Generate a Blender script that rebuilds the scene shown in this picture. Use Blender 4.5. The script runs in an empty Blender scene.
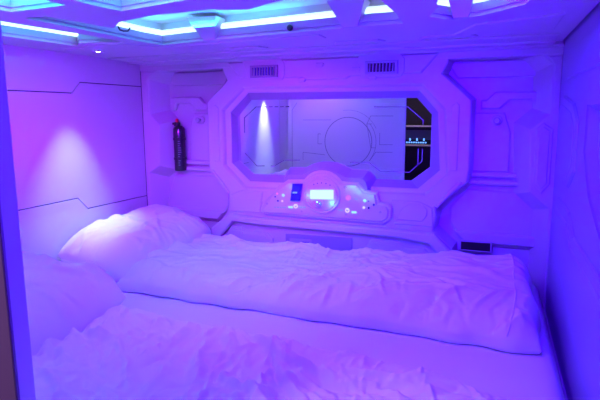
import bpy, bmesh, math, random
import numpy as np
from mathutils import Vector, Matrix
from mathutils.geometry import tessellate_polygon

C = bpy.context.scene.collection
R = math.radians
H = 0.95            # ceiling height above the mattress
L = 2.0             # pod length (left wall x=0, right wall x=L)
YF = -1.66          # front of the pod, back wall at y=0

# ------------------------------------------------------------------ materials
def mat(name, col, rough=0.5, metal=0.0, emit=None, estr=0.0, coat=0.0, coat_rough=0.05, bump=None, spec=0.5, vary=None):
    m = bpy.data.materials.new(name); m.use_nodes = True
    nt = m.node_tree; b = nt.nodes['Principled BSDF']
    b.inputs['Base Color'].default_value = (*col, 1)
    b.inputs['Roughness'].default_value = rough
    b.inputs['Metallic'].default_value = metal
    b.inputs['Specular IOR Level'].default_value = spec
    b.inputs['Coat Weight'].default_value = coat
    b.inputs['Coat Roughness'].default_value = coat_rough
    if emit:
        b.inputs['Emission Color'].default_value = (*emit, 1)
        b.inputs['Emission Strength'].default_value = estr
    if bump or vary:
        tc = nt.nodes.new('ShaderNodeTexCoord')
        mp = nt.nodes.new('ShaderNodeMapping')
        nt.links.new(tc.outputs['Object'], mp.inputs['Vector'])
        nz = nt.nodes.new('ShaderNodeTexNoise')
        nt.links.new(mp.outputs['Vector'], nz.inputs['Vector'])
        if bump:
            sc, st = bump[0], bump[1]
            nz.inputs['Scale'].default_value = sc
            nz.inputs['Detail'].default_value = 4
            bp = nt.nodes.new('ShaderNodeBump')
            bp.inputs['Strength'].default_value = st
            bp.inputs['Distance'].default_value = bump[2] if len(bump) > 2 else 0.002
            nt.links.new(nz.outputs['Fac'], bp.inputs['Height'])
            nt.links.new(bp.outputs['Normal'], b.inputs['Normal'])
        if vary:
            cr = nt.nodes.new('ShaderNodeMix'); cr.data_type = 'RGBA'
            n2 = nt.nodes.new('ShaderNodeTexNoise'); n2.inputs['Scale'].default_value = vary[1]
            nt.links.new(mp.outputs['Vector'], n2.inputs['Vector'])
            cr.inputs['A'].default_value = (*col, 1); cr.inputs['B'].default_value = (*vary[0], 1)
            nt.links.new(n2.outputs['Fac'], cr.inputs['Factor'])
            nt.links.new(cr.outputs['Result'], b.inputs['Base Color'])
    return m

M = {}
M['plastic'] = mat('white_moulded_plastic', (.48, .48, .48), .38, bump=(14, .08, .002))
M['gloss'] = mat('glossy_white_panel', (.50, .50, .51), .30, coat=.6, coat_rough=.04)
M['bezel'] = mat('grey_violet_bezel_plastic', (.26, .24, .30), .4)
M['darkviolet'] = mat('dark_violet_plastic', (.10, .08, .16), .4)
M['groove'] = mat('dark_groove', (.08, .08, .10), .6)
M['ceil'] = mat('white_ceiling_plastic', (.50, .50, .50), .35, bump=(10, .06, .002))
M['sheet'] = mat('white_cotton', (.74, .74, .75), .85, bump=(46, .4, .003), spec=.2)
M['sheet2'] = mat('white_cotton_sheet', (.68, .68, .70), .9, bump=(90, .15, .001), spec=.2)
M['black'] = mat('black_plastic', (.012, .012, .014), .35)
M['blackmetal'] = mat('black_painted_metal', (.015, .014, .016), .28, coat=.4, coat_rough=.1)
M['red'] = mat('red_plastic', (.75, .03, .02), .4)
M['labelgrey'] = mat('grey_print', (.13, .13, .15), .6)
M['chrome'] = mat('chrome', (.85, .85, .87), .12, metal=1)
M['mirror'] = mat('mirror_silver', (.93, .93, .95), .01, metal=1)
M['etch'] = mat('etched_line', (.16, .15, .18), .6)
M['doorprint'] = mat('printed_line', (.22, .21, .26), .6)
M['blueglass'] = mat('blue_gloss_plastic', (.02, .01, .30), .12, coat=1, coat_rough=.03)
M['dimgrey'] = mat('grey_plastic', (.35, .35, .38), .45)
M['darkrecess'] = mat('dark_recess', (.03, .03, .035), .7)
M['led'] = mat('cyan_led_strip', (.8, .9, 1), .4, emit=(.70, .98, 1.0), estr=1.05)
M['screen'] = mat('backlit_screen', (.05, .08, .1), .2, emit=(.66, 1.0, 1.0), estr=1.0)
M['ledcyan'] = mat('cyan_indicator', (.12, .12, .14), .3, emit=(.30, .85, 1.0), estr=1.1)
M['ledwhite'] = mat('white_indicator', (.12, .12, .14), .3, emit=(.8, .8, 1.0), estr=1.0)
M['ledpink'] = mat('pink_button', (.12, .12, .14), .3, emit=(.75, .18, .55), estr=.8)
M['ledred'] = mat('red_indicator', (.12, .12, .14), .3, emit=(1.0, .30, .50), estr=.9)
M['ledblue'] = mat('blue_indicator', (.2, .4, 1), .3, emit=(.12, .35, 1.0), estr=2.0)
M['lens'] = mat('warm_lamp_lens', (1, 1, 1), .3, emit=(1.0, .85, .95), estr=14)
M['icon'] = mat('pale_print', (.12, .12, .14), .5, emit=(.35, .8, 1.0), estr=.45)
M['brown'] = mat('brown_door_skin', (.16, .11, .08), .55, bump=(30, .1), vary=((.11, .08, .06), 3))
M['corrfloor'] = mat('corridor_carpet', (.10, .08, .07), .9, bump=(200, .3))
M['corrwall'] = mat('corridor_black_panel', (.018, .016, .018), .35)
M['rail'] = mat('pale_metal_rail', (.75, .70, .62), .3, metal=.6)
M['railgrey'] = mat('grey_shelf_back', (.22, .18, .19), .5)

# ------------------------------------------------------------------ helpers
def setp(o, label=None, cat=None, group=None, kind=None):
    if label: o['label'] = label
    if cat: o['category'] = cat
    if group: o['group'] = group
    if kind: o['kind'] = kind
    return o

def obj(name, bm, m, parent=None, smooth=False, recalc=True):
    if recalc: bmesh.ops.recalc_face_normals(bm, faces=bm.faces[:])
    me = bpy.data.meshes.new(name); bm.to_mesh(me); bm.free()
    for mm in (m if isinstance(m, (list, tuple)) else [m]):
        me.materials.append(mm)
    if smooth:
        for p in me.polygons: p.use_smooth = True
    o = bpy.data.objects.new(name, me); C.objects.link(o)
    if parent: o.parent = parent
    return o

def empty(name, loc=(0, 0, 0), label=None, cat=None, group=None):
    o = bpy.data.objects.new(name, None); C.objects.link(o)
    o.location = loc; o.empty_display_size = .02
    return setp(o, label, cat, group)

def under(o, parent):
    """parent keeping the world position the mesh was built in"""
    o.parent = parent
    o.matrix_parent_inverse = Matrix.Translation(-Vector(parent.location))
    return o

def ccw(p):
    a = sum(p[i][0]*p[(i+1) % len(p)][1]-p[(i+1) % len(p)][0]*p[i][1] for i in range(len(p)))
    return a > 0

def offs(p, d):
    """mitred offset, d>0 grows"""
    s = 1 if ccw(p) else -1
    n = len(p); out = []
    for i in range(n):
        a, b, c = Vector(p[i-1]), Vector(p[i]), Vector(p[(i+1) % n])
        e1 = (b-a).normalized(); e2 = (c-b).normalized()
        n1 = Vector((e1.y, -e1.x))*s; n2 = Vector((e2.y, -e2.x))*s
        k = 1+n1.dot(n2)
        v = (n1+n2)/max(k, .35)
        out.append(tuple(b+v*d))
    return out

XZ = lambda q, y: (q[0], y, q[1])
XY = lambda q, z: (q[0], q[1], z)
YZ = lambda q, x: (x, q[0], q[1])

def loft(bm, rings, cap0=False, cap1=True, mi=0):
    vs = [[bm.verts.new(v) for v in r] for r in rings]
    n = len(vs[0])
    for a, b in zip(vs, vs[1:]):
        for i in range(n):
            f = bm.faces.new((a[i], a[(i+1) % n], b[(i+1) % n], b[i])); f.material_index = mi
    if cap0: bm.faces.new(vs[0]).material_index = mi
    if cap1: bm.faces.new(vs[-1]).material_index = mi
    return vs

def fill(bm, loops, emb, d, mi=0):
    """planar face with holes; loops are 2D lists"""
    tris = tessellate_polygon([[Vector((q[0], q[1], 0)) for q in lp] for lp in loops])
    vs = [bm.verts.new(emb(q, d)) for lp in loops for q in lp]
    for t in tris:
        try: bm.faces.new([vs[i] for i in t]).material_index = mi
        except ValueError: pass

def plate(bm, poly, emb, d0, d1, bev=.004, slope=0.0, cap0=False, mi=0):
    s = -1 if d1 < d0 else 1
    bev = min(bev, abs(d1-d0)*.9)
    loft(bm, [[emb(q, d0) for q in offs(poly, slope)],
              [emb(q, d1-s*bev) for q in poly],
              [emb(q, d1) for q in offs(poly, -bev)]], cap0=cap0, mi=mi)

def box(bm, x0, x1, y0, y1, z0, z1, bev=0.0, mi=0):
    p = [(x0, z0), (x1, z0), (x1, z1), (x0, z1)]
    if bev <= 0:
        loft(bm, [[XZ(q, y1) for q in p], [XZ(q, y0) for q in p]], True, True, mi)
    else:
        i = offs(p, -bev)
        loft(bm, [[XZ(q, y1) for q in i], [XZ(q, y1-bev) for q in p], [XZ(q, y0+bev) for q in p], [XZ(q, y0) for q in i]], True, True, mi)

def ribbon(bm, pts, w, emb, d, t=.0008, closed=False, mi=0):
    """thin raised line on a surface, thickness t outwards from d"""
    n = len(pts)
    P = [Vector(q) for q in pts]
    Lf, Rt = [], []
    for i in range(n):
        if closed: a, b, c = P[i-1], P[i], P[(i+1) % n]
        else:
            a = P[i-1] if i else P[i]; b = P[i]; c = P[i+1] if i < n-1 else P[i]
        e1 = (b-a); e2 = (c-b)
        if e1.length < 1e-9: e1 = e2
        if e2.length < 1e-9: e2 = e1
        e1.normalize(); e2.normalize()
        n1 = Vector((-e1.y, e1.x)); n2 = Vector((-e2.y, e2.x))
        v = (n1+n2)/max(1+n1.dot(n2), .3)*(w/2)
        Lf.append(b+v); Rt.append(b-v)
    rows = [[bm.verts.new(emb(q, dd)) for q in side] for side, dd in ((Lf, d), (Lf, d+t), (Rt, d+t), (Rt, d))]
    m = n if closed else n-1
    for a, b in zip(rows, rows[1:]):
        for i in range(m):
            j = (i+1) % n
            bm.faces.new((a[i], a[j], b[j], b[i])).material_index = mi
    if not closed:
        for i in (0, n-1):
            bm.faces.new([r[i] for r in rows]).material_index = mi

def circ(cx, cz, r, n=40, a0=0, a1=2*math.pi):
    m = n if abs(a1-a0-2*math.pi) < 1e-6 else n+1
    return [(cx+r*math.cos(a0+(a1-a0)*i/n), cz+r*math.sin(a0+(a1-a0)*i/n)) for i in range(m)]

def lathe(bm, prof, base=(0, 0, 0), axis='Z', n=28, mi=0):
    rings = []
    for r, h in prof:
        ring = []
        for i in range(n):
            a = 2*math.pi*i/n
            c, s = r*math.cos(a), r*math.sin(a)
            v = (c, s, h) if axis == 'Z' else ((c, -h, s) if axis == '-Y' else (h, c, s))
            ring.append(tuple(Vector(base)+Vector(v)))
        rings.append(ring)
    loft(bm, rings, True, True, mi)

def tube(bm, pts, r, n=8, closed=False, mi=0):
    P = [Vector(p) for p in pts]; rings = []
    m = len(P)
    for i in range(m):
        a = P[i-1] if (i or closed) else P[i]
        c = P[(i+1) % m] if (i < m-1 or closed) else P[i]
        t = (c-a).normalized()
        u = t.cross(Vector((0, 0, 1)))
        if u.length < .1: u = t.cross(Vector((0, 1, 0)))
        u.normalize(); v = t.cross(u)
        rings.append([bm.verts.new(P[i]+(u*math.cos(k*2*math.pi/n)+v*math.sin(k*2*math.pi/n))*r) for k in range(n)])
    for i in range(m if closed else m-1):
        a, b = rings[i], rings[(i+1) % m]
        for k in range(n):
            bm.faces.new((a[k], a[(k+1) % n], b[(k+1) % n], b[k])).material_index = mi
    if not closed:
        bm.faces.new(rings[0]); bm.faces.new(rings[-1])

# ================================================================== SETTING
def wall_quad(name, poly, emb, d, thick, m):
    bm = bmesh.new()
    loft(bm, [[emb(q, d) for q in poly], [emb(q, d+thick) for q in poly]], True, True)
    return setp(obj(name, bm, m), kind='structure')

# floor of the pod (a raised tray), under the mattress
bm = bmesh.new(); box(bm, -.03, 2.03, YF-.02, .12, -.16, -.121)
setp(obj('floor', bm, M['plastic']), kind='structure')

# ---- left wall: three glossy plates separated by thin grooves
bm = bmesh.new()
up = [(-1.10, .777), (-.505, .777), (-.456, .827), (.05, .827)]
lo = [(-1.10, .303), (-.515, .301), (-.461, .243), (.05, .235)]
g = .0022
def sh(l, d): return [(q[0], q[1]+d) for q in l]
box(bm, -.03, -.006, -1.70, .05, -.14, H+.02, mi=1)
p1 = sh(up, g)+[(.05, H+.01), (-1.10, H+.01)]
p2 = sh(up, -g)[::-1]+sh(lo, g)
p2 = sh(lo, g)+sh(up, -g)[::-1]
p3 = [(-1.10, -.14), (.05, -.14)]+sh(lo, -g)[::-1]
for p in (p1, p2, p3, [(-1.70, -.14), (-1.098, -.14), (-1.098, H+.01), (-1.70, H+.01)]):
    plate(bm, p, YZ, -.006, 0.0, bev=.0012)
ribbon(bm, [(-.050, -.1), (-.050, H)], .004, YZ, -.002, .0025, mi=1)
wl = setp(obj('wall_left', bm, [M['gloss'], M['groove']]), kind='structure')

# ---- right wall with shallow moulded reliefs and a recessed access panel
bm = bmesh.new()
rec = [(-1.50, .415), (-.94, .410), (-.775, .43), (-.70, .56), (-.645, .70), (-1.50, .70)]
rec = [(-1.50, .40), (-.93, .405), (-.76, .47), (-.645, .58), (-.645, .706), (-1.50, .706)]
outer = [(-1.70, -.14), (.12, -.14), (.12, H+.12), (-1.70, H+.12)]
fill(bm, [outer, rec], YZ, L)
loft(bm, [[YZ(q, L) for q in rec], [YZ(q, L+.006) for q in rec], [YZ(q, L+.03) for q in offs(rec, -.02)]])
loft(bm, [[YZ(q, L) for q in outer], [YZ(q, L+.05) for q in outer]], False, True)
M['plasticR'] = mat('white_plastic_blue_light_tint', (.30, .26, .48), .36, bump=(14, .08, .002))  # blue of the light falling here painted into the white plastic
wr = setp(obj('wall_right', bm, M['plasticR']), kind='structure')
bm = bmesh.new()
oct1 = [(-.12, .46), (-.27, .445), (-.53, .50), (-.56, .53), (-.48, .69), (-.42, .715), (-.2, .76), (-.12, .74)]
oct1 = [(-.20, .445), (-.44, .445), (-.545, .51), (-.545, .66), (-.44, .715), (-.20, .745), (-.12, .70), (-.12, .49)]
plate(bm, oct1, YZ, L, L-.008, bev=.006)
plate(bm, offs(oct1, -.03), YZ, L-.006, L-.011, bev=.003)
low = [(-.16, .06), (-1.3, .06), (-1.3, .33), (-.62, .33), (-.5, .38), (-.22, .38), (-.16, .34)]
plate(bm, low, YZ, L, L-.007, bev=.005)
plate(bm, offs(low, -.035), YZ, L-.006, L-.010, bev=.003)
hi = [(-.2, .80), (-1.4, .80), (-1.4, .90), (-.2, .90), (-.14, .87), (-.14, .83)]
plate(bm, hi, YZ, L, L-.006, bev=.004)
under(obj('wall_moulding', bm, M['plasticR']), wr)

# ================================================================== BACK WALL
YB = .05                                      # bay floor
CX = 1.035
def mirx(p): return [(2*CX-q[0], q[1]) for q in p]
wb = empty('wall_back'); wb['kind'] = 'structure'
MO = [(.549, .444), (.549, .664), (.626, .745), (1.442, .745), (1.505, .676), (1.505, .448), (1.428, .386), (.626, .381)]
IN2 = [(.530, .434), (.530, .690), (.632, .784), (1.462, .778), (1.541, .688), (1.557, .438), (1.466, .353), (.632, .345)]
LIP = [(.495, .424), (.495, .701), (.612, .807), (1.473, .803), (1.572, .696), (1.590, .421), (1.500, .329), (.614, .311)]
# base sheet with an opening for the mirror
bm = bmesh.new()
outer = [(-.03, -.14), (2.05, -.14), (2.05, H+.02), (-.03, H+.02)]
hole = offs(MO, .004)
fill(bm, [outer, hole], XZ, YB)
loft(bm, [[XZ(q, YB) for q in outer], [XZ(q, YB+.06) for q in outer]], False, True)
under(obj('back_sheet', bm, M['plastic']), wb)
# central block
YC = -.05
blk = [(.42, -.13), (.42, .075), (.425, .10), (.511, .172), (.520, .270), (.469, .336), (.406, .404), (.406, .742), (.526, .846),
       (.500, .895), (.500, .935), (1.580, .935), (1.580, .895), (1.556, .848), (1.677, .736), (1.679, .447), (1.672, .392), (1.603, .332),
       (1.545, .280), (1.550, .235), (1.540, .172), (1.622, .10), (1.626, .07), (1.626, -.13)]
bm = bmesh.new()
b = .006
fill(bm, [offs(blk, -b), offs(LIP, b)], XZ, YC)
loft(bm, [[XZ(q, YB) for q in offs(blk, .014)], [XZ(q, YC+b) for q in blk], [XZ(q, YC) for q in offs(blk, -b)]], False, False)
loft(bm, [[XZ(q, YC) for q in offs(LIP, b)], [XZ(q, YC+b) for q in LIP], [XZ(q, YC+.018) for q in offs(LIP, -.006)],
          [XZ(q, -.030) for q in offs(IN2, .004)], [XZ(q, -.026) for q in IN2]], False, False)
under(obj('mirror_surround', bm, M['plastic']), wb)

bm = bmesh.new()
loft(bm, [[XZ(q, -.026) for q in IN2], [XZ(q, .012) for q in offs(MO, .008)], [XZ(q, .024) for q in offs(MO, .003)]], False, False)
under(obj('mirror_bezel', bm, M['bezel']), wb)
# ribs and pads on the surround
bm = bmesh.new()
fl = [(.432, .43), (.432, .725), (.548, .826), (.600, .826), (.478, .715), (.478, .43)]
plate(bm, [(.440, .44), (.440, .716), (.452, .728), (.474, .712), (.474, .44)], XZ, YC, YC-.004, .003)
plate(bm, mirx([(.440, .44), (.440, .716), (.452, .728), (.474, .712), (.474, .44)]), XZ, YC, YC-.004, .003)
# lower chamfer pads
for q in ([(.415, .392), (.474, .325), (.515, .275), (.527, .285), (.49, .335), (.43, .40)],):
    plate(bm, q, XZ, YC+.004, YC-.007, .004); plate(bm, mirx(q), XZ, YC+.004, YC-.007, .004)
# flank pads between the surround and the console
for q in ([(.53, .19), (.70, .19), (.70, .21), (.715, .30), (.66, .30), (.59, .30), (.535, .275)],):
    plate(bm, q, XZ, YC, YC-.006, .004); plate(bm, mirx(q), XZ, YC, YC-.006, .004)
q = [(1.36, .20), (1.50, .20), (1.525, .235), (1.525, .27), (1.50, .30), (1.43, .30), (1.39, .27)]
plate(bm, offs(q, -.012), XZ, YC-.005, YC-.010, .003)
under(obj('surround_rib', bm, M['plastic']), wb)

# top vent band
bm = bmesh.new()
vb = [(.515, .925), (.60, .840), (.625, .830), (1.455, .830), (1.48, .840), (1.56, .925)]
vb2 = [(.535, .93), (.604, .852), (.93, .846), (.95, .835), (1.14, .835), (1.16, .846), (1.47, .850), (1.54, .93)]
plate(bm, vb2, XZ, YC+.01, YC-.012, .006)
plate(bm, [(.62, .935), (.655, .838), (.68, .838), (.83, .838), (.845, .86), (.845, .915), (.825, .935)], XZ, YC-.010, YC-.016, .003)
plate(bm, [(1.19, .90), (1.215, .838), (1.24, .838), (1.385, .838), (1.40, .86), (1.40, .915), (1.38, .935), (1.2, .935)], XZ, YC-.010, YC-.016, .003)
for x, z in ((.930, .836), (1.262, .836), (1.19, .875), (1.02, .90), (.70, .945)):
    plate(bm, [(x-.02, z-.008), (x+.012, z-.008), (x+.02, z+.004), (x+.012, z+.010), (x-.02, z+.010)], XZ, YC-.005, YC-.019, .003)
under(obj('vent_band', bm, M['plastic']), wb)

# header across the top with stepped lines
bm = bmesh.new()
plate(bm, [(-.02, .904), (2.02, .904), (2.02, H+.01), (-.02, H+.01)], XZ, YB, -.052, .005)
plate(bm, [(.02, .932), (2.0, .932), (2.0, H+.01), (.02, H+.01)], XZ, -.045, -.085, .006)
under(obj('header_moulding', bm, M['plastic']), wb)

# corner columns with octagonal cut-outs and wide sloped cheeks
colL = [(-.02, -.13), (.022, -.13), (.022, .363), (.094, .405), (.106, .628), (.050, .680), (.052, .863), (.125, .925), (-.02, .925)]
bm = bmesh.new()
def column(p):
    loft(bm, [[XZ(q, YB) for q in offs(p, .055)], [XZ(q, -.040) for q in p], [XZ(q, -.045) for q in offs(p, -.005)]], False, True)
column(colL)
plate(bm, [(.006, .69), (.036, .69), (.040, .86), (.085, .90), (.006, .90)], XZ, -.044, -.049, .003)
under(obj('corner_column', bm, M['plastic']), wb)
bm = bmesh.new()
colR = [(2.03, -.13), (1.990, -.13), (1.985, .30), (1.912, .365), (1.900, .620), (1.966, .680), (1.962, .868), (1.905, .925), (2.03, .925)]
column(colR)
plate(bm, [(2.0, .69), (1.980, .69), (1.975, .865), (1.95, .90), (2.0, .90)], XZ, -.044, -.049, .003)
ro = [(1.922, .40), (1.922, .62), (1.948, .645), (1.985, .62), (1.985, .40), (1.955, .36)]
plate(bm, ro, XZ, -.044, -.050, .003)
plate(bm, offs(ro, -.012), XZ, -.049, -.054, .003)
under(obj('corner_column', bm, M['plastic']), wb)

# bay furniture: stepped shelf mouldings, lower panels
def bay(flip):
    f = (lambda p: mirx(p)) if flip else (lambda p: p)
    bm = bmesh.new()
    plate(bm, f([(.13, .700), (.13, .770), (.306, .771), (.338, .738), (.36, .738), (.36, .70), (.284, .70), (.25, .735), (.24, .737), (.165, .737), (.15, .70)]), XZ, YB, YB-.022, .006)
    # upper back step
    plate(bm, f([(.13, .83), (.13, .90), (.50, .90), (.46, .83)]), XZ, YB, YB-.012, .005)
    # inner door of the bay
    plate(bm, f([(.235, .43), (.235, .60), (.262, .685), (.40, .685), (.40, .43)]), XZ, YB, YB-.010, .006)
    # lower rail pair
    plate(bm, f([(.20, .408), (.20, .432), (.40, .432), (.40, .408)]), XZ, YB, YB-.020, .005)
    plate(bm, f([(.17, .375), (.17, .398), (.41, .398), (.41, .375)]), XZ, YB, YB-.028, .006)
    # big lower pad
    plate(bm, f([(.06, .10), (.06, .18), (.12, .345), (.40, .355), (.47, .27), (.47, .20), (.40, .10)]), XZ, YB, YB-.012, .008)
    plate(bm, f([(.10, .115), (.10, .165), (.45, .165), (.40, .115)]), XZ, YB, YB-.030, .008)
    under(obj('bay_moulding', bm, M['plastic']), wb)
bay(False); bay(True)

# ledge under the console, and the recess line below it
bm = bmesh.new()
led = [(.425, .05), (.425, .095), (.530, .178), (.70, .170), (1.36, .170), (1.548, .165), (1.622, .095), (1.622, .05), (1.585, .05), (1.530, .118), (1.38, .135), (.70, .135), (.556, .140), (.475, .05)]
plate(bm, led, XZ, YC+.002, -.085, .008)
under(obj('ledge', bm, M['plastic']), wb)
bm = bmesh.new()
ins = [(.505, -.10), (.505, .07), (.530, .112), (.592, .112), (.612, .098), (.736, .098), (.770, .07), (.770, -.10)]
plate(bm, ins, XZ, YC, YC-.014, .006)
plate(bm, offs(ins, -.014), XZ, YC-.012, YC-.017, .004)
ins2 = [(1.235, -.10), (1.235, .07), (1.266, .112), (1.39, .112), (1.42, .092), (1.505, .092), (1.53, .07), (1.53, -.10)]
plate(bm, ins2, XZ, YC, YC-.014, .006)
plate(bm, offs(ins2, -.014), XZ, YC-.012, YC-.017, .004)
under(obj('inset_panel', bm, M['plastic']), wb)

# ------------------------------------------------------------------ mirror
mr = empty('mirror', (CX, .03, .38), 'elongated octagonal wall mirror with thin etched border lines, set in the moulded back wall', 'mirror')
bm = bmesh.new()
loft(bm, [[XZ(q, .030) for q in offs(MO, .006)], [XZ(q, .020) for q in offs(MO, .006)]], True, True)
under(obj('mirror_glass', bm, M['mirror']), mr)
w = .0042
yg = .0198
dash = [[(.690+i*.030, .716), (.710+i*.030, .716)] for i in range(5)]
for pl in [[(.580, .585), (.580, .661), (.647, .716), (.675, .716)],
           [(.579, .482), (.647, .418), (.690, .420)],
           [(.725, .421), (.745, .421), (.798, .453), (.884, .456)],
           [(1.251, .712), (1.405, .711), (1.473, .653), (1.473, .632)],
           [(1.140, .453), (1.236, .454), (1.284, .418), (1.42, .418), (1.474, .471), (1.474, .525)],
           [(1.456, .452), (1.456, .525)]]+dash:
    bm = bmesh.new(); ribbon(bm, pl, w, XZ, yg, -.0008)
    under(obj('etched_line', bm, M['etch']), mr)

# ------------------------------------------------------------------ control console
co = empty('control_console', (CX, -.05, .196), 'moulded control console with round dial, lit screen and small buttons, below the mirror', 'control panel')
arch = [(.80, .36), (.812, .392), (.836, .419), (.918, .421), (.955, .440), (1.0, .452), (1.035, .455), (1.07, .452), (1.11, .440), (1.150, .421), (1.232, .419), (1.262, .392), (1.275, .36), (1.275, .30), (.80, .30)]
bm = bmesh.new()
loft(bm, [[XZ(q, .018) for q in arch], [XZ(q, .012) for q in arch], [XZ(q, -.045) for q in offs(arch, -.026)], [XZ(q, -.062) for q in offs(arch, -.030)]], False, True)
under(obj('arch_backing', bm, M['bezel']), co)
def dome(r, a0, a1, n=14): return circ(1.033, .307, r, n, R(a0), R(a1))
base = [(.705, .200), (.705, .225), (.735, .262), (.775, .300), (.80, .335), (.855, .372), (.930, .376)] + dome(.118, 143, 37) + [(1.145, .376), (1.208, .376), (1.240, .340), (1.295, .333), (1.306, .288), (1.345, .283), (1.362, .262), (1.360, .213), (1.325, .186), (.725, .186)]
face = [(.722, .208), (.722, .225), (.748, .258), (.790, .308), (.862, .360), (.940, .364)] + dome(.103, 147, 33) + [(1.140, .364), (1.200, .364), (1.230, .328), (1.284, .322), (1.294, .276), (1.335, .270), (1.346, .255), (1.344, .218), (1.318, .199), (.735, .199)]
bm = bmesh.new()
plate(bm, base, XZ, YC+.002, -.066, .007)
under(obj('base_plate', bm, M['plastic']), co)
bm = bmesh.new()
plate(bm, face, XZ, -.064, -.074, .005)
fp = under(obj('face_plate', bm, M['plastic']), co)
# dial
bm = bmesh.new()
DC = (1.033, .307)
loft(bm, [[XZ(q, y) for q in circ(*DC, r, 56)] for r, y in ((.090, -.072), (.090, -.080), (.087, -.083), (.082, -.083), (.079, -.079), (.077, -.079), (.074, -.082))], False, True)
dial = under(obj('dial', bm, M['plastic'], smooth=False), co)
bm = bmesh.new()
plate(bm, [(.977, .284), (1.092, .290), (1.092, .335), (.977, .329)], XZ, -.081, -.0845, .001)
under(obj('screen', bm, M['screen']), co).parent = dial
for x, z in ((.995, .355), (1.013, .361), (1.033, .364), (1.055, .362), (1.075, .356)):
    bm = bmesh.new(); lathe(bm, [(.0032, .081), (.0032, .0835), (.002, .084)], (x, 0, z), '-Y', 10)
    under(obj('indicator_dot', bm, M['groove']), co)
bm = bmesh.new()
lathe(bm, [(.0150, .081), (.0150, .086), (.0125, .088), (.0125, .101), (.0105, .104)], (1.022, 0, .263), '-Y', 24)
under(obj('knob', bm, M['chrome'], smooth=False), co)
# blue handset block in its slot
bm = bmesh.new()
hb = [(.874, .270), (.925, .273), (.938, .356), (.886, .353)]
plate(bm, hb, XZ, -.073, -.088, .005)
plate(bm, [(.880, .300), (.930, .303), (.933, .324), (.884, .321)], XZ, -.086, -.096, .006)
under(obj('handset', bm, M['blueglass']), co)
bm = bmesh.new()
plate(bm, [(.892, .309), (.915, .310), (.917, .318), (.894, .317)], XZ, -.0955, -.097, .001)
under(obj('handset_logo', bm, M['icon']), co)
# buttons
def button(x, z, r, m, h=.004, name='button'):
    bm = bmesh.new()
    lathe(bm, [(r, .073), (r, .073+h), (r*.8, .0745+h)], (x, 0, z), '-Y', 16)
    return under(obj(name, bm, M[m]), co)
b1 = button(1.161, .301, .0125, 'ledpink', .006)
for x, z, r, m in ((1.238, .292, .0075, 'ledcyan'), (1.234, .260, .006, 'ledwhite'), (1.257, .260, .005, 'black'), (1.256, .291, .003, 'groove'),
                   (1.280, .276, .005, 'groove'), (.802, .299, .0055, 'ledred'), (.835, .293, .0075, 'ledcyan'), (.806, .264, .005, 'groove'), (.829, .264, .0052, 'ledwhite'),
                   (.792, .283, .004, 'groove')):
    button(x, z, r, m)
for x, z in ((.747, .246), (1.310, .244), (1.143, .349), (.930, .221), (1.15, .222)):
    bm = bmesh.new(); lathe(bm, [(.0055, .073), (.0055, .0755), (.0035, .076)], (x, 0, z), '-Y', 12)
    under(obj('screw', bm, M['dimgrey']), co)
# printed captions and ring icons
for x0, x1, z in ((.785, .795, .231), (.799, .813, .2315), (.817, .824, .232), (.828, .848, .2335), (.914, .934, .240), (.938, .952, .241), (1.112, .134+1.0, .2405), (1.188, 1.205, .297)):
    bm = bmesh.new(); ribbon(bm, [(x0, z), (x1, z)], .0055, XZ, -.0738, -.001)
    under(obj('caption', bm, M['icon']), co)
for x, z in ((.899, .244), (1.156, .242)):
    bm = bmesh.new(); ribbon(bm, circ(x, z, .0085, 20), .005, XZ, -.0738, -.0012, closed=True)
    ribbon(bm, [(x, z+.002), (x, z+.011)], .004, XZ, -.0740, -.0016)
    under(obj('ring_icon', bm, M['ledwhite']), co)
for x, z in ((.872, .237), (1.188, .235)):
    bm = bmesh.new(); plate(bm, [(x-.010, z-.005), (x+.010, z-.005), (x+.013, z), (x+.010, z+.005), (x-.010, z+.005), (x-.013, z)], XZ, -.073, -.0765, .001)
    under(obj('button', bm, M['ledcyan']), co)
# ------------------------------------------------------------------ socket panel below the ledge
so = empty('socket_panel', (.93, -.05, -.05), 'dark recessed socket panel with a keypad, half hidden behind the back duvet under the ledge', 'socket panel')
bm = bmesh.new()
plate(bm, [(.836, .005), (1.176, .005), (1.176, .108), (.836, .098)], XZ, YC, YC-.010, .004)
under(obj('back_plate', bm, M['bezel']), so)
bm = bmesh.new()
plate(bm, [(.862, .012), (.962, .012), (.974, .024), (.974, .082), (.862, .080)], XZ, YC-.008, YC-.020, .004)
under(obj('front_plate', bm, M['dimgrey']), so)
bm = bmesh.new()
plate(bm, [(.925, .035), (.966, .037), (.966, .072), (.925, .070)], XZ, YC-.018, YC-.024, .002)
under(obj('keypad', bm, M['blueglass']), so)
bm = bmesh.new()
lathe(bm, [(.008, .068), (.008, .074), (.005, .077)], (.885, 0, .048), '-Y', 14)
under(obj('indicator_lamp', bm, M['ledwhite']), so)

# ------------------------------------------------------------------ black slot low in the right bay
sl = empty('cable_slot', (1.716, YB, .09), 'small black open slot low in the right bay, just above the duvet', 'wall slot')
bm = bmesh.new()
plate(bm, [(1.648, .078), (1.785, .078), (1.785, .128), (1.648, .126)], XZ, YB-.012, YB-.034, .003)
under(obj('frame', bm, M['dimgrey']), sl)
bm = bmesh.new()
plate(bm, [(1.656, .084), (1.777, .086), (1.777, .122), (1.656, .119)], XZ, YB-.030, YB-.0355, .001)
under(obj('opening', bm, M['black']), sl)

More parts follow.
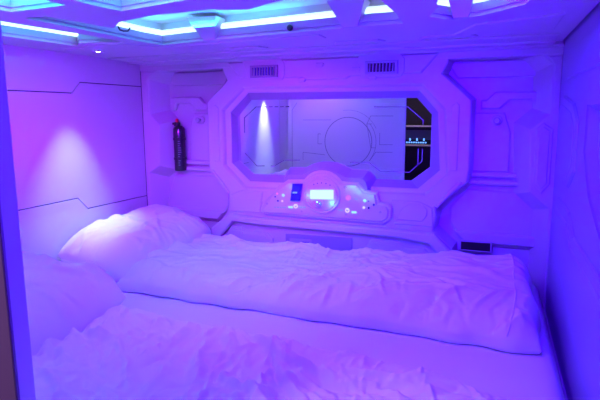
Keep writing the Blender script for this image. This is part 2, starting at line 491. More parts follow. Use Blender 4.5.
# ------------------------------------------------------------------ vents
def vent(x0, x1, z0, z1, m, lab):
    v = empty('air_vent', ((x0+x1)/2, YC, z0), lab, 'air vent', 'air vents above the mirror')
    bm = bmesh.new()
    yb, yf = YC-.014, YC-.026
    o = [(x0, z0), (x1, z0), (x1, z1), (x0, z1)]
    i = [(x0+.014, z0+.010), (x1-.014, z0+.010), (x1-.014, z1-.010), (x0+.014, z1-.010)]
    fill(bm, [offs(o, -.002), i], XZ, yf)
    loft(bm, [[XZ(q, yb) for q in o], [XZ(q, yf+.002) for q in o], [XZ(q, yf) for q in offs(o, -.002)]], False, False)
    loft(bm, [[XZ(q, yf) for q in i], [XZ(q, yb-.001) for q in i]], False, False)
    under(obj('frame', bm, M['dimgrey' if m == 'black' else 'bezel']), v)
    bm = bmesh.new(); plate(bm, offs(i, .002), XZ, yb, yb-.003, .0005)
    under(obj('backing', bm, M['black'] if m == 'black' else M['blueglass']), v)
    n = 8
    for k in range(n):
        x = i[0][0]+(i[1][0]-i[0][0])*(k+.5)/n
        bm = bmesh.new()
        plate(bm, [(x-.0028, i[0][1]), (x+.0012, i[0][1]), (x+.0032, i[2][1]), (x-.0008, i[2][1])], XZ, yb-.002, yf-.001, .0005)
        under(obj('slat', bm, M['dimgrey']), v)
vent(.667, .812, .852, .909, 'blue', 'slatted air vent with bluish slots, left of the two above the mirror')
vent(1.230, 1.374, .850, .907, 'black', 'slatted air vent with black slots, right of the two above the mirror')

# ------------------------------------------------------------------ round hooks in the bays
def hook(x, z, lab):
    h = empty('coat_hook', (x, YB-.01, z), lab, 'hook', 'round hooks in the wall bays')
    bm = bmesh.new(); lathe(bm, [(.022, -.040+.0), (.022, -.030), (.018, -.026)], (x, 0, z), '-Y', 24)
    under(obj('rosette', bm, M['plastic']), h)
    bm = bmesh.new(); lathe(bm, [(.007, -.028), (.006, -.008), (.013, -.004), (.014, .002), (.010, .006)], (x, 0, z), '-Y', 20)
    under(obj('peg', bm, M['dimgrey']), h)
hook(.312, .650, 'small round white hook beside the black fire extinguisher in the left bay')
hook(1.777, .652, 'small round hook alone in the right bay near the corner')

# ------------------------------------------------------------------ fire extinguisher
FE = (.190, .005, .378)
fe = empty('fire_extinguisher', FE, 'slim black fire extinguisher with a red tip, clipped in the left wall bay', 'fire extinguisher')
bm = bmesh.new()
lathe(bm, [(.029, .0), (.031, .004), (.031, .222), (.028, .232), (.020, .238), (.018, .242)], FE, 'Z', 32)
body = under(obj('bottle', bm, M['blackmetal'], smooth=True), fe)
bm = bmesh.new()
lathe(bm, [(.016, .238), (.017, .242), (.017, .256), (.013, .260)], (FE[0]-.010, FE[1], FE[2]), 'Z', 20)
box(bm, FE[0]-.036, FE[0]+.004, FE[1]-.010, FE[1]+.010, FE[2]+.246, FE[2]+.258, .002)
under(obj('valve', bm, M['black']), fe)
bm = bmesh.new()
lathe(bm, [(.008, .259), (.009, .266), (.007, .277), (.003, .280)], (FE[0]-.012, FE[1], FE[2]), 'Z', 14)
under(obj('safety_tip', bm, M['red']), fe)
bm = bmesh.new()
rn = random.Random(4)
for k in range(14):                     # columns of tiny unreadable print wrapped round the bottle
    z = .030+k*.0115
    wdt = R(rn.uniform(14, 34)); a0 = R(-72)
    for s in range(5):
        a, c = a0+wdt*s/5, a0+wdt*(s+1)/5
        r = .0314
        q = [(FE[0]+r*math.cos(t), FE[1]+r*math.sin(t), FE[2]+zz) for t, zz in ((a, z), (c, z), (c, z+.005), (a, z+.005))]
        bm.faces.new([bm.verts.new(v) for v in q])
lb = under(obj('label_print', bm, M['labelgrey']), fe); lb.parent = body; lb.matrix_parent_inverse = Matrix.Translation(-Vector(FE))
for z in (.060, .165):
    bm = bmesh.new()
    loft(bm, [[(FE[0]+r*math.cos(t), FE[1]+r*math.sin(t), FE[2]+zz) for t in [2*math.pi*i/28 for i in range(28)]] for r, zz in ((.0312, z), (.0335, z), (.0335, z+.012), (.0312, z+.012))], False, False)
    box(bm, FE[0]-.010, FE[0]+.010, FE[1]+.029, YB-.001, FE[2]+z, FE[2]+z+.012)
    under(obj('clip', bm, M['black']), fe)
# matrices of the sub-parts are taken from the thing itself
for o in (lb,):
    o.matrix_parent_inverse = Matrix.Identity(4); o.location = (0, 0, 0)
bpy.context.view_layer.update()
lb.matrix_parent_inverse = body.matrix_world.inverted()
for o in dial.children:
    o.matrix_parent_inverse = dial.matrix_world.inverted()

# ================================================================== CEILING
holes = {
 'D': [(.20, -1.30), (.43, -1.30), (.437, -1.102), (.463, -.899), (.470, -.700), (.440, -.690), (.285, -.722), (.215, -.663), (.189, -.944)],
 'E': [(.536, -1.143), (.611, -1.142), (.645, -.925), (.736, -1.00), (.90, -1.045), (.995, -1.046), (1.08, -1.050), (1.105, -1.030), (1.165, -1.010), (1.235, -1.05), (1.30, -1.075), (1.470, -1.085), (1.503, -1.04), (1.507, -.81), (1.500, -.665), (1.40, -.668), (1.155, -.640), (.70, -.585), (.545, -.560), (.534, -.64)],
 'G': [(1.622, -1.05), (1.622, -.86), (1.584, -.740), (1.642, -.668), (1.721, -.705), (1.823, -.805), (1.835, -.86), (1.835, -1.05)],
 'A': [(.575, -1.215), (.775, -1.222), (.775, -1.58), (.575, -1.58)],
 'B': [(.836, -1.197), (.851, -1.117), (1.076, -1.157), (1.40, -1.19), (1.70, -1.19), (1.70, -1.58), (.84, -1.58)],
}
for k in holes:
    if not ccw(holes[k]): holes[k].reverse()
bm = bmesh.new()
outer = [(-.03, YF-.03), (1.990, YF-.03), (1.990, .11), (-.03, .11)]
fill(bm, [outer]+[holes[k] for k in holes], XY, H)
OUT = .022
for k, p in holes.items():
    o = offs(p, OUT)
    loft(bm, [[XY(q, H) for q in p], [XY(q, H+.012) for q in offs(p, .007)], [XY(q, H+.013) for q in offs(p, .002)], [XY(q, H+.036) for q in offs(p, .003)], [XY(q, H+.038) for q in o], [XY(q, H+.085) for q in o]], False, True)
cl = setp(obj('ceiling', bm, M['ceil']), kind='structure')
# roof closing the ceiling void
bm = bmesh.new(); box(bm, -.03, 2.05, YF-.03, .11, H+.11, H+.14)
under(obj('roof_sheet', bm, M['ceil']), cl)
# stepped soffit toward the back wall
bm = bmesh.new()
plate(bm, [(.02, -.30), (1.96, -.30), (1.96, .05), (.02, .05)], XY, H, H-.007, .004)
plate(bm, [(.02, -.17), (.62, -.17), (.66, -.20), (1.42, -.20), (1.46, -.17), (1.96, -.17), (1.96, .05), (.02, .05)], XY, H-.006, H-.014, .004)
for x in (.72, 1.20, 1.52):
    plate(bm, [(x, -.40), (x+.16, -.40), (x+.18, -.35), (x-.02, -.35)], XY, H, H-.006, .003)
plate(bm, [(1.70, -.58), (1.93, -.66), (1.93, -.40), (1.62, -.40)], XY, H, H-.005, .003)
plate(bm, [(.10, -.62), (.20, -.62), (.27, -.68), (.43, -.66), (.50, -.55), (.56, -.52), (1.2, -.58), (1.2, -.50), (.46, -.44), (.10, -.44)], XY, H, H-.004, .003)
under(obj('soffit_step', bm, M['ceil']), cl)
# wedge brackets on the far walls of the coves
def wedge(x, y, wt=.060, wb_=.024):
    bm = bmesh.new()
    z0, z1 = H+.001, H+.072
    loft(bm, [[(x-wt, y+.012, z1), (x+wt, y+.012, z1), (x+wt, y-.055, z1), (x-wt, y-.055, z1)],
              [(x-wb_, y+.012, z0), (x+wb_, y+.012, z0), (x+wb_, y-.006, z0), (x-wb_, y-.006, z0)]], True, True)
    under(obj('bracket', bm, M['ceil']), cl)
wedge(.785, -.598); wedge(1.335, -.663); wedge(1.665, -.690, .04, .02)

# LED strips
names = {'D': 'cyan LED strip in the narrow ceiling cove along the left wall', 'E': 'long cyan LED strip around the large middle ceiling cove',
         'G': 'cyan LED strip in the angular ceiling cove nearest the right wall', 'A': 'short cyan LED strip in the square cove at the top left corner of the photo',
         'B': 'cyan LED strip in the front ceiling cove cut by the top edge of the photo'}
runs = {'D': [5, 6, 7, 8, 0], 'E': [13, 14, 15, 16, 17, 18, 19, 0], 'G': [1, 2, 3, 4, 5], 'A': [2, 3, 0], 'B': [4, 5, 6, 0]}
for k, p in holes.items():
    o = offs(p, .012)
    bm = bmesh.new()
    tube(bm, [XY(o[i], H+.0485) for i in runs[k]], .010, 8)
    setp(obj('led_strip', bm, M['led']), names[k], 'LED strip', 'cove LED strips')

# loose dark cable and clip on the beam
bm = bmesh.new()
tube(bm, [(.644, -.905, H+.010), (.646, -.900, H-.001), (.650, -.888, H-.003), (.655, -.874, H-.001), (.658, -.866, H+.010)], .0025, 6)
setp(obj('cable', bm, M['black']), 'short loose black cable peeking out at the left end of the middle cove', 'cable')
bm = bmesh.new()
lathe(bm, [(.010, 0), (.010, .006), (.006, .010)], (1.12, -.637, H+.016), '-Y', 12)
setp(obj('screw', bm, M['black']), 'black screw head on the far side of the middle ceiling cove', 'screw')

# downlights
def downlight(x, y, lab):
    d = empty('downlight', (x, y, H), lab, 'ceiling light', 'ceiling downlights by the left wall')
    bm = bmesh.new()
    n = 28
    loft(bm, [[(x+r*math.cos(2*math.pi*i/n), y+r*math.sin(2*math.pi*i/n), z) for i in range(n)] for r, z in ((.026, H-.002), (.025, H-.008), (.016, H-.009), (.014, H-.006))], False, False)
    under(obj('bezel', bm, M['chrome']), d)
    bm = bmesh.new(); lathe(bm, [(.0145, -.003), (.0145, -.0065), (.010, -.0075)], (x, y, H), 'Z', 24)
    under(obj('lens', bm, M['lens']), d)
downlight(.205, -.545, 'small glowing downlight in the ceiling over the back pillow')
downlight(.085, -1.37, 'small glowing downlight in the ceiling over the front pillow, seen only by reflection')

# ================================================================== FRONT: sliding door and corridor
dr = empty('door_1'); dr['kind'] = 'structure'
bm = bmesh.new()
box(bm, .09, 1.109, -1.674, -1.645, -.12, H+.03, .002)
under(obj('door_panel', bm, M['gloss']), dr)
bm = bmesh.new()
YD = -1.645
w = .0065
ribbon(bm, circ(.637, .443, .203, 72), .007, XZ, YD, .0008, True)
ribbon(bm, circ(.637, .443, .262, 30, R(25), R(100)), .003, XZ, YD, .0008)
ribbon(bm, circ(.637, .443, .238, 20, R(-40), R(40)), .004, XZ, YD, .0008)
for pl in ([(.181, .771), (.134, .708), (.130, .05)], [(.235, .623), (.487, .624)], [(.233, .280), (.234, .345), (.353, .336), (.435, .329)],
           [(1.012, .657), (.828, .657), (.796, .592), (.840, .593)], [(.905, .520), (.905, .425), (1.012, .427)], [(1.013, .366), (.874, .363), (.825, .292)],
           [(.796, .592), (.832, .398), (.870, .399)], [(.399, .506), (.372, .506), (.371, .421), (.408, .422)]):
    ribbon(bm, pl, .0045, XZ, YD, .0008)
under(obj('printed_graphic', bm, M['doorprint']), dr)
bm = bmesh.new()
box(bm, .08, 1.1085, -1.678, -1.6745, -.30, H+.10, .001)
under(obj('outer_skin', bm, M['brown']), dr)
# front wall left of the door leaf + sill
bm = bmesh.new(); box(bm, -.03, .10, -1.70, -1.672, -.14, H+.02)
setp(obj('wall_front', bm, M['gloss']), kind='structure')
bm = bmesh.new(); box(bm, -.9, 3.2, -3.2, -1.70, -.72, -.70)
setp(obj('floor_corridor', bm, M['corrfloor']), kind='structure')
bm = bmesh.new(); box(bm, -.9, 3.2, -3.0, -2.95, -.70, 1.6)
setp(obj('wall_corridor', bm, M['corrwall']), kind='structure')
su = empty('shelf_unit', (1.0, -2.86, -.70), 'black shelf unit with pale rails and blue LED row, reflected at the mirror right end', 'shelf')
bm = bmesh.new(); box(bm, .45, 1.75, -2.95, -2.90, -.70, 1.30, .004)
box(bm, .45, .47, -2.90, -2.70, -.70, 1.30); box(bm, 1.73, 1.75, -2.90, -2.70, -.70, 1.30)
under(obj('carcass', bm, M['corrwall']), su)
for z in (.352, .546):
    bm = bmesh.new(); box(bm, .47, 1.73, -2.90, -2.745, z-.006, z+.004, .002)
    sh_ = under(obj('shelf_board', bm, M['corrwall']), su)
    bm = bmesh.new(); box(bm, .47, 1.73, -2.745, -2.735, z-.009, z+.006, .002)
    under(obj('rail', bm, M['rail']), su)
bm = bmesh.new(); box(bm, .47, 1.73, -2.899, -2.892, .40, .50)
under(obj('back_band', bm, M['railgrey']), su)
for i in range(12):
    bm = bmesh.new(); box(bm, .86+i*.0235, .874+i*.0235, -2.775, -2.765, .372, .384)
    under(obj('led', bm, M['ledblue']), su)
for i, x in enumerate((.96, 1.03, 1.10)):
    bm = bmesh.new(); box(bm, x, x+.012, -2.79, -2.78, .396, .420)
    under(obj('led', bm, M['ledblue']), su)

# ================================================================== BEDDING
def noise2(x, y, seed, n=10, f0=1.0, f1=3.0):
    r = np.random.RandomState(seed); s = np.zeros_like(x)
    for _ in range(n):
        f = r.uniform(f0, f1); a = r.uniform(0, 2*np.pi); ph = r.uniform(0, 2*np.pi)
        s += np.sin(2*np.pi*f*(x*np.cos(a)+y*np.sin(a))+ph)
    return s/np.sqrt(n/2)/2

def cloth(X0, Y0, floor, slackx, slacky, seed, steps=90, iters=10, bend=.10, jitter=.006, grav=.0006):
    """a slack sheet pinned along its rim settling over its filling (floor = filling height at rest grid)"""
    nx, ny = X0.shape
    P = np.stack([X0, Y0, floor+.003], -1).astype(float)
    r = np.random.RandomState(seed)
    P[1:-1, 1:-1, 2] += jitter*np.abs(noise2(X0, Y0, seed+7, 24, 4, 14))[1:-1, 1:-1]
    P[1:-1, 1:-1, :2] += r.normal(0, .0006, (nx-2, ny-2, 2))
    lx = np.hypot(np.diff(X0, axis=0), np.diff(Y0, axis=0))*slackx[:-1]
    ly = np.hypot(np.diff(X0, axis=1), np.diff(Y0, axis=1))*slacky[:, :-1]
    fx = ((X0-X0[0, 0])); W = np.ones((nx, ny, 1)); W[0] = W[-1] = 0; W[:, 0] = W[:, -1] = 0
    prev = P.copy(); x00, y00 = X0, Y0
    hx = np.abs(np.diff(X0, axis=0)).mean(); hy = np.abs(np.diff(Y0, axis=1)).mean()
    gx = np.gradient(floor, axis=0)/max(hx, 1e-6); gy = np.gradient(floor, axis=1)/max(hy, 1e-6)
    def proj(a, b, wa, wb, l, k, mode=0):
        d = b-a; n = np.sqrt((d*d).sum(-1, keepdims=True))+1e-9
        c = (n-l[..., None])
        if mode: c = np.minimum(c, 0)
        c = c/n*k/(wa+wb+1e-9)
        a += wa*c*d; b -= wb*c*d
    d1 = np.sqrt(lx[:, :-1]**2+ly[:-1, :]**2)
    for st in range(steps):
        v = (P-prev)*.94; prev = P.copy()
        P += v*W
        P[..., 2] -= grav*W[..., 0]
        for it in range(iters):
            for s in (0, 1):
                e = (nx-s)//2*2+s
                proj(P[s:e:2], P[s+1:e:2], W[s:e:2], W[s+1:e:2], lx[s:e-1:2], .9)
                e = (ny-s)//2*2+s
                proj(P[:, s:e:2], P[:, s+1:e:2], W[:, s:e:2], W[:, s+1:e:2], ly[:, s:e-1:2], .9)
            for s in (0, 1):
                e = (nx-s)//2*2+s
                A, B = P[s:e:2], P[s+1:e:2]; WA, WB = W[s:e:2], W[s+1:e:2]
                dd = d1[s:e-1:2]
                for q in (0, 1):
                    f = (ny-q)//2*2+q
                    proj(A[:, q:f:2], B[:, q+1:f:2], WA[:, q:f:2], WB[:, q+1:f:2], dd[:, q:f-1:2], .35)
                    proj(B[:, q:f:2], A[:, q+1:f:2], WB[:, q:f:2], WA[:, q+1:f:2], dd[:, q:f-1:2], .35)
            if it % 2 == 0:
                for s in (0, 1, 2, 3):
                    n = (nx-2-s+3)//4
                    if n > 0: proj(P[s:nx-2:4], P[s+2:nx:4], W[s:nx-2:4], W[s+2:nx:4], (lx[:-1]+lx[1:])[s:nx-2:4], bend, 1)
                    n = (ny-2-s+3)//4
                    if n > 0: proj(P[:, s:ny-2:4], P[:, s+2:ny:4], W[:, s:ny-2:4], W[:, s+2:ny:4], (ly[:, :-1]+ly[:, 1:])[:, s:ny-2:4], bend, 1)
            fl = floor+gx*(P[..., 0]-x00)+gy*(P[..., 1]-y00)
            fl = np.clip(fl, 0, floor.max()*1.1)
            low = P[..., 2] < fl
            P[..., 2] = np.where(low & (W[..., 0] > 0), fl, P[..., 2])
            prev[..., :2] = np.where(low[..., None], prev[..., :2]*.6+P[..., :2]*.4, prev[..., :2])
    return P

def sheet_mesh(name, P, under_z, m, sub=1):
    """closed body: simulated top, underside following at under_z (array)"""
    nx, ny, _ = P.shape
    V = [tuple(v) for v in P.reshape(-1, 3)]
    idx = np.arange(nx*ny).reshape(nx, ny)
    F = []
    for i in range(nx-1):
        for j in range(ny-1):
            F.append((idx[i, j], idx[i+1, j], idx[i+1, j+1], idx[i, j+1]))
    st = 1
    b = idx.copy()
    for i in range(1, nx-1):
        for j in range(1, ny-1):
            b[i, j] = len(V); V.append((P[i, j, 0], P[i, j, 1], under_z[i, j]))
    for i in range(nx-1):
        for j in range(ny-1):
            F.append((b[i, j], b[i, j+1], b[i+1, j+1], b[i+1, j]))
    me = bpy.data.meshes.new(name); me.from_pydata(V, [], [tuple(int(k) for k in f) for f in F]); me.update()
    for p in me.polygons: p.use_smooth = True
    me.materials.append(m)
    o = bpy.data.objects.new(name, me); C.objects.link(o)
    if sub:
        s = o.modifiers.new('Subdivision', 'SUBSURF'); s.levels = sub; s.render_levels = sub
    return o

def quad(u, v, c00, c10, c11, c01):
    f = lambda k: c00[k]*(1-u)*(1-v)+c10[k]*u*(1-v)+c11[k]*u*v+c01[k]*(1-u)*v
    return f(0), f(1)

def creases(P, seed, n, length, width, height, ang, hem=None, edge=.03):
    """pressed-in folds: short curved ridges and valleys in the cloth"""
    r = np.random.RandomState(seed)
    x, y = P[..., 0], P[..., 1]
    x0, x1, y0, y1 = x.min(), x.max(), y.min(), y.max()
    dz = np.zeros_like(x); dn = np.zeros_like(x)
    for _ in range(n):
        cx, cy = r.uniform(x0, x1), r.uniform(y0, y1)
        a = ang(cx, cy, r); Ln = r.uniform(*length); w = r.uniform(*width); h = 2.8*r.uniform(*height)*r.choice([1, 1, -.8])
        c, s_ = math.cos(a), math.sin(a)
        u = (x-cx)*c+(y-cy)*s_; v = -(x-cx)*s_+(y-cy)*c
        k = r.uniform(-1.6, 1.6)
        v = v+k*u*u+.004*np.sin(u*r.uniform(20, 60))
        ww = w*(1+.6*np.clip(u/Ln, -1, 1))
        lon = np.clip(1-(u/Ln)**2, 0, 1)
        prof = np.where(v > 0, np.exp(-np.abs(v)/ww), np.exp(-(v/(ww*.55))**2))
        dz += h*lon*prof
    e = np.minimum(np.minimum(x-x.min(0), x.max(0)-x), np.minimum(y-y.min(1)[:, None], y.max(1)[:, None]-y))
    Q = P.copy(); Q[..., 2] += dz*np.clip(e/edge, 0, 1)
    Q[..., 2] = np.maximum(Q[..., 2], .003)
    return Q

# mattress
bm = bmesh.new()
nx, ny = 90, 70
p = [(.012, -1.625), (1.968, -1.625), (1.968, -.058), (.012, -.058)]
MX = [(.012, 1.968), (-1.625, -.058)]
gr = []
uu, vv = np.meshgrid(np.linspace(0, 1, nx), np.linspace(0, 1, ny), indexing='ij')
xx = .012+uu*1.956; yy = -1.625+vv*1.567
zz = -.004+.0022*noise2(xx, yy, 31, 14, 1, 5)+.0012*noise2(xx, yy*2.2, 33, 14, 4, 9)
e = np.minimum(np.minimum(xx-.012, 1.968-xx), np.minimum(yy+1.625, -.058-yy))
zz -= .03*(1-np.clip(e/.03, 0, 1))**2
Pm = np.stack([xx, yy, zz], -1)
mt = sheet_mesh('mattress', Pm, np.full_like(zz, -.10), M['sheet2'], 0)
# close the sides down to the floor
for v in mt.data.vertices:
    if v.co.z < -.0999: v.co.z = -.1195
setp(mt, 'wide white-sheeted mattress filling the capsule floor, bare between the two duvets', 'mattress')

# ---- back duvet
nx, ny = 200, 92
u, v = np.meshgrid(np.linspace(0, 1, nx), np.linspace(0, 1, ny), indexing='ij')
X, Y = quad(u, v, (.40, -.745), (1.925, -.725), (1.930, -.095), (.330, -.110))
wob = noise2(X*1.0, Y*0+.3, 5, 10, 1.5, 7)
Y += (1-v)**6*.010*wob
X += (u**8)*.010*noise2(X*0, Y, 8, 8, 2, 6)
dx = np.minimum((X-X.min(0))*1.0, (X.max(0)-X)); dxl = (X-X[0:1]); dxr = (X[-1:]-X)
dyf = Y-Y[:, :1]; dyb = Y[:, -1:]-Y
def rnd(d, r): q = np.clip(d/r, 0, 1); return np.sqrt(np.clip(1-(1-q)**2, 0, 1))
T = .067+.050*np.clip((X-1.2)/.7, 0, 1)*np.clip((Y+.8)/.5, 0, 1)+.010*noise2(X, Y, 3, 12, .8, 2.4)+.005*noise2(X, Y, 17, 12, 3, 6)
T += .012*np.exp(-((Y+.60)/.10)**2)
hh = .010+T*rnd(dyf, .10)*rnd(dyb, .09)*rnd(dxr, .10)*rnd(dxl, .12)
sx = 1.035+.040*np.clip(noise2(X, Y, 12, 8, .6, 1.6)+.3, 0, 1.5)
sy = 1.040+.045*np.clip(noise2(X, Y, 22, 8, .6, 1.8)+.2, 0, 1.5)
P = cloth(X, Y, hh, sx, sy, 3, steps=70, iters=9)
P = creases(P, 101, 340, (.04, .13), (.006, .013), (.0015, .0045), lambda a, b, r: r.normal(.15+.5*math.sin(3*a), .35) if b > -.55 else r.normal(1.15, .45))
P = creases(P, 102, 40, (.08, .20), (.014, .028), (.003, .008), lambda a, b, r: r.normal(.35, .5))
P = creases(P, 104, 60, (.03, .09), (.008, .014), (.004, .008), lambda a, b, r: r.normal(1.2, .3), edge=.02) if False else P
d1 = sheet_mesh('duvet', P, np.full(X.shape, .001), M['sheet'])
setp(d1, 'rumpled white duvet on the back bed beside the control wall', 'duvet', 'white duvets')
# hem piping along its right end
bm = bmesh.new()
k = nx-14
tube(bm, [(q[0], q[1], q[2]+.001) for q in P[k, 3:-3:3]], .0028, 6)
under(obj('hem', bm, M['sheet'], smooth=True), d1)

# ---- front duvet
nx, ny = 190, 92
u, v = np.meshgrid(np.linspace(0, 1, nx), np.linspace(0, 1, ny), indexing='ij')
X, Y = quad(u, v, (.58, -1.615), (1.955, -1.615), (1.955, -1.000), (.575, -.895))
Y += v**6*.022*noise2(X, Y*0+.7, 41, 8, .9, 3.5)
dxl = (X-X[0:1]); dxr = (X[-1:]-X); dyf = Y-Y[:, :1]; dyb = Y[:, -1:]-Y
T = .030+.016*noise2(X, Y, 43, 12, .8, 2.6)+.006*noise2(X, Y, 47, 12, 3, 6)
hh = .010+np.clip(T, .008, 1)*rnd(dyf, .06)*rnd(dyb, .09)*rnd(dxr, .08)*rnd(dxl, .16)
sx = 1.040+.050*np.clip(noise2(X, Y, 52, 8, .6, 1.8)+.3, 0, 1.5)
sy = 1.040+.050*np.clip(noise2(X, Y, 62, 8, .6, 1.8)+.2, 0, 1.5)
P = cloth(X, Y, hh, sx, sy, 9, steps=70, iters=9)
P = creases(P, 201, 380, (.05, .16), (.005, .012), (.002, .0058), lambda a, b, r: r.normal(-.35+1.0*math.sin(4*a+5*b), .45))
P = creases(P, 202, 55, (.10, .26), (.014, .030), (.004, .010), lambda a, b, r: r.normal(-.35+.8*math.sin(3*a+4*b), .4))
d2 = sheet_mesh('duvet', P, np.full(X.shape, .001), M['sheet'])
setp(d2, 'creased white duvet on the front bed, filling the foreground', 'duvet', 'white duvets')

# ---- pillows
def pillow(seed, wx, wy, tk, fold, pe=.5):
    nx, ny = 64, 84
    u, v = np.meshgrid(np.linspace(0, 1, nx), np.linspace(0, 1, ny), indexing='ij')
    a, b_ = 2*u-1, 2*v-1
    X = a*wx/2*(1-.03*(1-b_**2)); Y = b_*wy/2*(1-.025*(1-a**2))
    X = X*np.sqrt(1-.16*b_**4); Y = Y*np.sqrt(1-.16*a**4)
    X = X+.004*noise2(X*0, Y, seed+1, 8, 3, 9)*np.abs(a)**8
    Y = Y+.004*noise2(X, Y*0, seed+2, 8, 3, 9)*np.abs(b_)**8
    prof = np.clip(1-np.abs(a)**3.2, 0, 1)**pe*np.clip(1-np.abs(b_)**3.2, 0, 1)**pe
    hh = .004+tk*prof*(1+.14*noise2(X, Y, seed+3, 8, 1, 3))
    sx = 1.02+.03*np.clip(noise2(X, Y, seed+4, 8, 1, 3)+.4, 0, 1.5)*(1+np.abs(b_)**3)
    sy = 1.02+.03*np.clip(noise2(X, Y, seed+5, 8, 1, 3)+.3, 0, 1.5)*(1+np.abs(a)**3)
    P = cloth(X, Y, hh, sx, sy, seed, steps=60, iters=9, jitter=.003)
    def ang(x, y, r):
        t = math.atan2(y, x)
        return r.normal(t, .5) if (abs(x) > wx*.3 or abs(y) > wy*.3) else r.normal(1.3, .5)
    P = creases(P, seed+20, 80, (.03, .12), (.006, .014), (.0015*fold, .005*fold), ang, edge=.02)
    P = creases(P, seed+21, 18, (.08, .20), (.014, .026), (.004*fold, .010*fold), ang, edge=.03)
    bot = -.46*tk*prof
    return P, bot
P, bot = pillow(71, .43, .64, .125, .55)
p1 = sheet_mesh('pillow', P, bot, M['sheet'])
p1.rotation_euler = (R(6.5), R(9), R(-3)); p1.location = (.226, -.375, .070)
setp(p1, 'white pillow on the back bed, propped in the corner under the bright downlight', 'pillow', 'white pillows')
P, bot = pillow(85, .55, .66, .120, .9, .62)
p2 = sheet_mesh('pillow', P, bot, M['sheet'])
p2.rotation_euler = (R(2), R(11), R(4)); p2.location = (.365, -1.20, .080)
setp(p2, 'flatter white pillow on the front bed, partly hidden by the door edge', 'pillow', 'white pillows')

# the pillows rest flat on the sheet: press their undersides onto it
bpy.context.view_layer.update()
for o in (p1, p2):
    mw = o.matrix_world.copy(); inv = mw.inverted()
    for v in o.data.vertices:
        q = mw @ v.co
        if q.z < .004: q.z = .004; v.co = inv @ q

# ================================================================== LIGHT
def area(name, loc, size, power, col, rot=(0, 0, 0), spread=180):
    l = bpy.data.lights.new(name, 'AREA'); l.shape = 'RECTANGLE'; l.size, l.size_y = size
    l.energy = power; l.color = col; l.spread = R(spread)
    o = bpy.data.objects.new(name, l); C.objects.link(o); o.location = loc; o.rotation_euler = rot
    return o
VIO = (.330, .000, 1.0)
MID = (.130, .000, 1.0)
BLU = (.055, .000, 1.0)
CYA = (.04, .55, 1.0)
# added violet and blue fills under the unseen front ceiling, aimed into the pod
area('cove_and_fill_lamp', (.675, -1.50, H-.02), (.16, .05), 3.9, VIO, (R(70), 0, R(33)), 54)
area('cove_and_fill_lamp', (1.00, -1.50, H-.02), (.24, .05), 3.4, VIO, (R(73), 0, R(8)), 44)
area('cove_and_fill_lamp', (1.55, -1.50, H-.02), (.25, .05), 6, BLU, (R(72), 0, R(2)), 55)
area('cove_and_fill_lamp', (.45, -1.40, H-.02), (.40, .05), 1.9, (.42, .13, 1.0), (R(-30), 0, 0), 160)  # added fill brightening the door leaf
area('cove_and_fill_lamp', (.36, -1.47, H-.02), (.10, .10), 1.4, MID, (0, R(50), 0), 120)  # added fill for the front part of the left wall
area('cove_and_fill_lamp', (1.93, -1.62, H-.10), (.05, .20), 5.5, (.06, .01, 1.0), (0, R(75), 0), 120)  # added blue fill on the edge of the door
area('ceiling_fill', (1.55, -1.655, .09), (.60, .02), 3.2, (.16, .0, 1.0), (R(140), 0, 0), 120)  # added fill at the opening, lifting the ceiling from below
area('cove_and_fill_lamp', (1.06, -1.030, H+.055), (.40, .03), 16, MID, (R(15), 0, 0), 140)
area('cove_and_fill_lamp', (1.73, -1.00, H+.055), (.16, .06), 14, BLU)
# cyan strips washing the cove tops
CW = .42
area('cove_wash', (1.02, -.640, H+.041), (.90, .012), 2.2*CW, CYA, (R(180), 0, 0))
area('cove_wash', (.575, -.85, H+.041), (.012, .50), 1.2*CW, CYA, (R(180), 0, 0))
area('cove_wash', (.25, -.98, H+.041), (.014, .50), 1.2*CW, CYA, (R(180), 0, 0))
area('cove_wash', (1.73, -.745, H+.041), (.16, .014), .7*CW, CYA, (R(180), 0, 0))
area('cove_wash', (.675, -1.235, H+.041), (.18, .014), 1.6*CW, CYA, (R(180), 0, 0))
area('cove_wash', (.98, -1.17, H+.041), (.25, .014), 1.6*CW, CYA, (R(180), 0, 0))
area('cove_wash', (1.30, -.98, H+.041), (.40, .014), .9*CW, CYA, (R(180), 0, 0))
area('cove_wash', (.675, -1.31, H+.045), (.18, .02), .24, CYA, (R(92), 0, 0), 120)
area('cove_wash', (1.05, -1.30, H+.045), (.30, .02), .30, CYA, (R(92), 0, R(10)), 120)
area('cove_wash', (.43, -.95, H+.045), (.02, .40), .28, CYA, (0, R(92), 0), 120)
area('cove_and_fill_lamp', (.85, -1.00, H+.062), (.30, .03), 1.0, CYA, (R(36), 0, 0), 90)

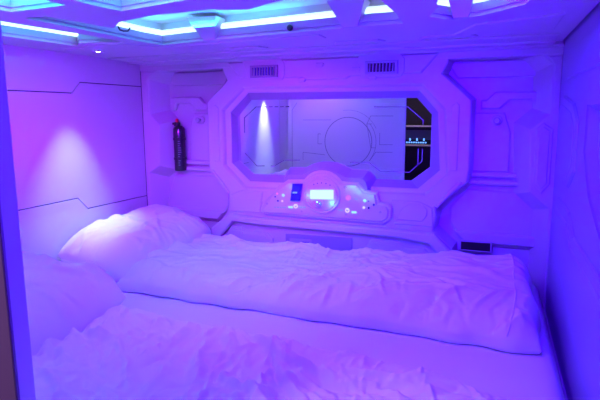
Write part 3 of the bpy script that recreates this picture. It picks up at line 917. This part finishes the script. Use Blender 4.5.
def spot(loc, rot, power, col, ang, blend, rad=.012):
    l = bpy.data.lights.new('downlight_lamp', 'SPOT'); l.energy = power; l.color = col
    l.spot_size = R(ang); l.spot_blend = blend; l.shadow_soft_size = rad
    o = bpy.data.objects.new('downlight_lamp', l); C.objects.link(o); o.location = loc; o.rotation_euler = rot
    return o
spot((.205, -.545, H-.02), (0, R(12), 0), 26, (.58, 1, 1.2), 47, 1)
spot((.085, -1.37, H-.02), (0, R(10), 0), 50, (.85, 1, 1.4), 40, 1, .012)
# cyan point lights added just off the console face for its soft glow
for x, z, e in ((1.175, .350, .022), (1.215, .335, .022), (1.262, .318, .020), (1.085, .270, .030), (.968, .300, .012), (.872, .335, .010)):
    l = bpy.data.lights.new('console_glow', 'POINT'); l.energy = e; l.color = (.08, .75, 1.0); l.shadow_soft_size = .003
    o = bpy.data.objects.new('console_glow', l); C.objects.link(o); o.location = (x, -.094, z)
# added corridor fills, one on the door skin, one on the shelf unit
area('corridor_fill', (.55, -2.45, 1.5), (.5, .3), 8, (.34, .18, 1.0), (R(38), 0, R(-22)), 50)
area('corridor_fill', (1.0, -2.25, 1.5), (.4, .2), 2.2, (1.0, .75, .85), (R(-28), 0, 0), 80)

w = bpy.data.worlds.new('World'); bpy.context.scene.world = w; w.use_nodes = True
w.node_tree.nodes['Background'].inputs['Color'].default_value = (.02, .01, .06, 1)
w.node_tree.nodes['Background'].inputs['Strength'].default_value = .3

# ================================================================== CAMERA
cam = bpy.data.cameras.new('Camera'); co_ = bpy.data.objects.new('Camera', cam); C.objects.link(co_)
f, cx, cy, cz, ya, pi_, ro_, _, sx_, sy_ = (476.275, 1.766924, -2.141706, .689231, .368996, -.144811, .00327954, 0, 8.918974, -18.40188)
Rz = Matrix.Rotation(ya, 3, 'Z'); Rx = Matrix.Rotation(pi_, 3, 'X'); Ry = Matrix.Rotation(ro_, 3, 'Y')
Rm = Rz @ Rx @ Ry
r, fw, upv = Rm.col[0], Rm.col[1], Rm.col[2]
rot = Matrix((r, upv, -fw)).transposed()
co_.matrix_world = Matrix.Translation((cx, cy, cz)) @ rot.to_4x4()
cam.sensor_width = 36; cam.lens = f*36/600; cam.clip_start = .01
cam.shift_x = -sx_/600; cam.shift_y = sy_/600
sc = bpy.context.scene; sc.camera = co_
sc.view_settings.view_transform = 'Standard'; sc.view_settings.look = 'None'
sc.view_settings.exposure = 0; sc.view_settings.gamma = 1
sc.cycles.max_bounces = 12; sc.cycles.diffuse_bounces = 8
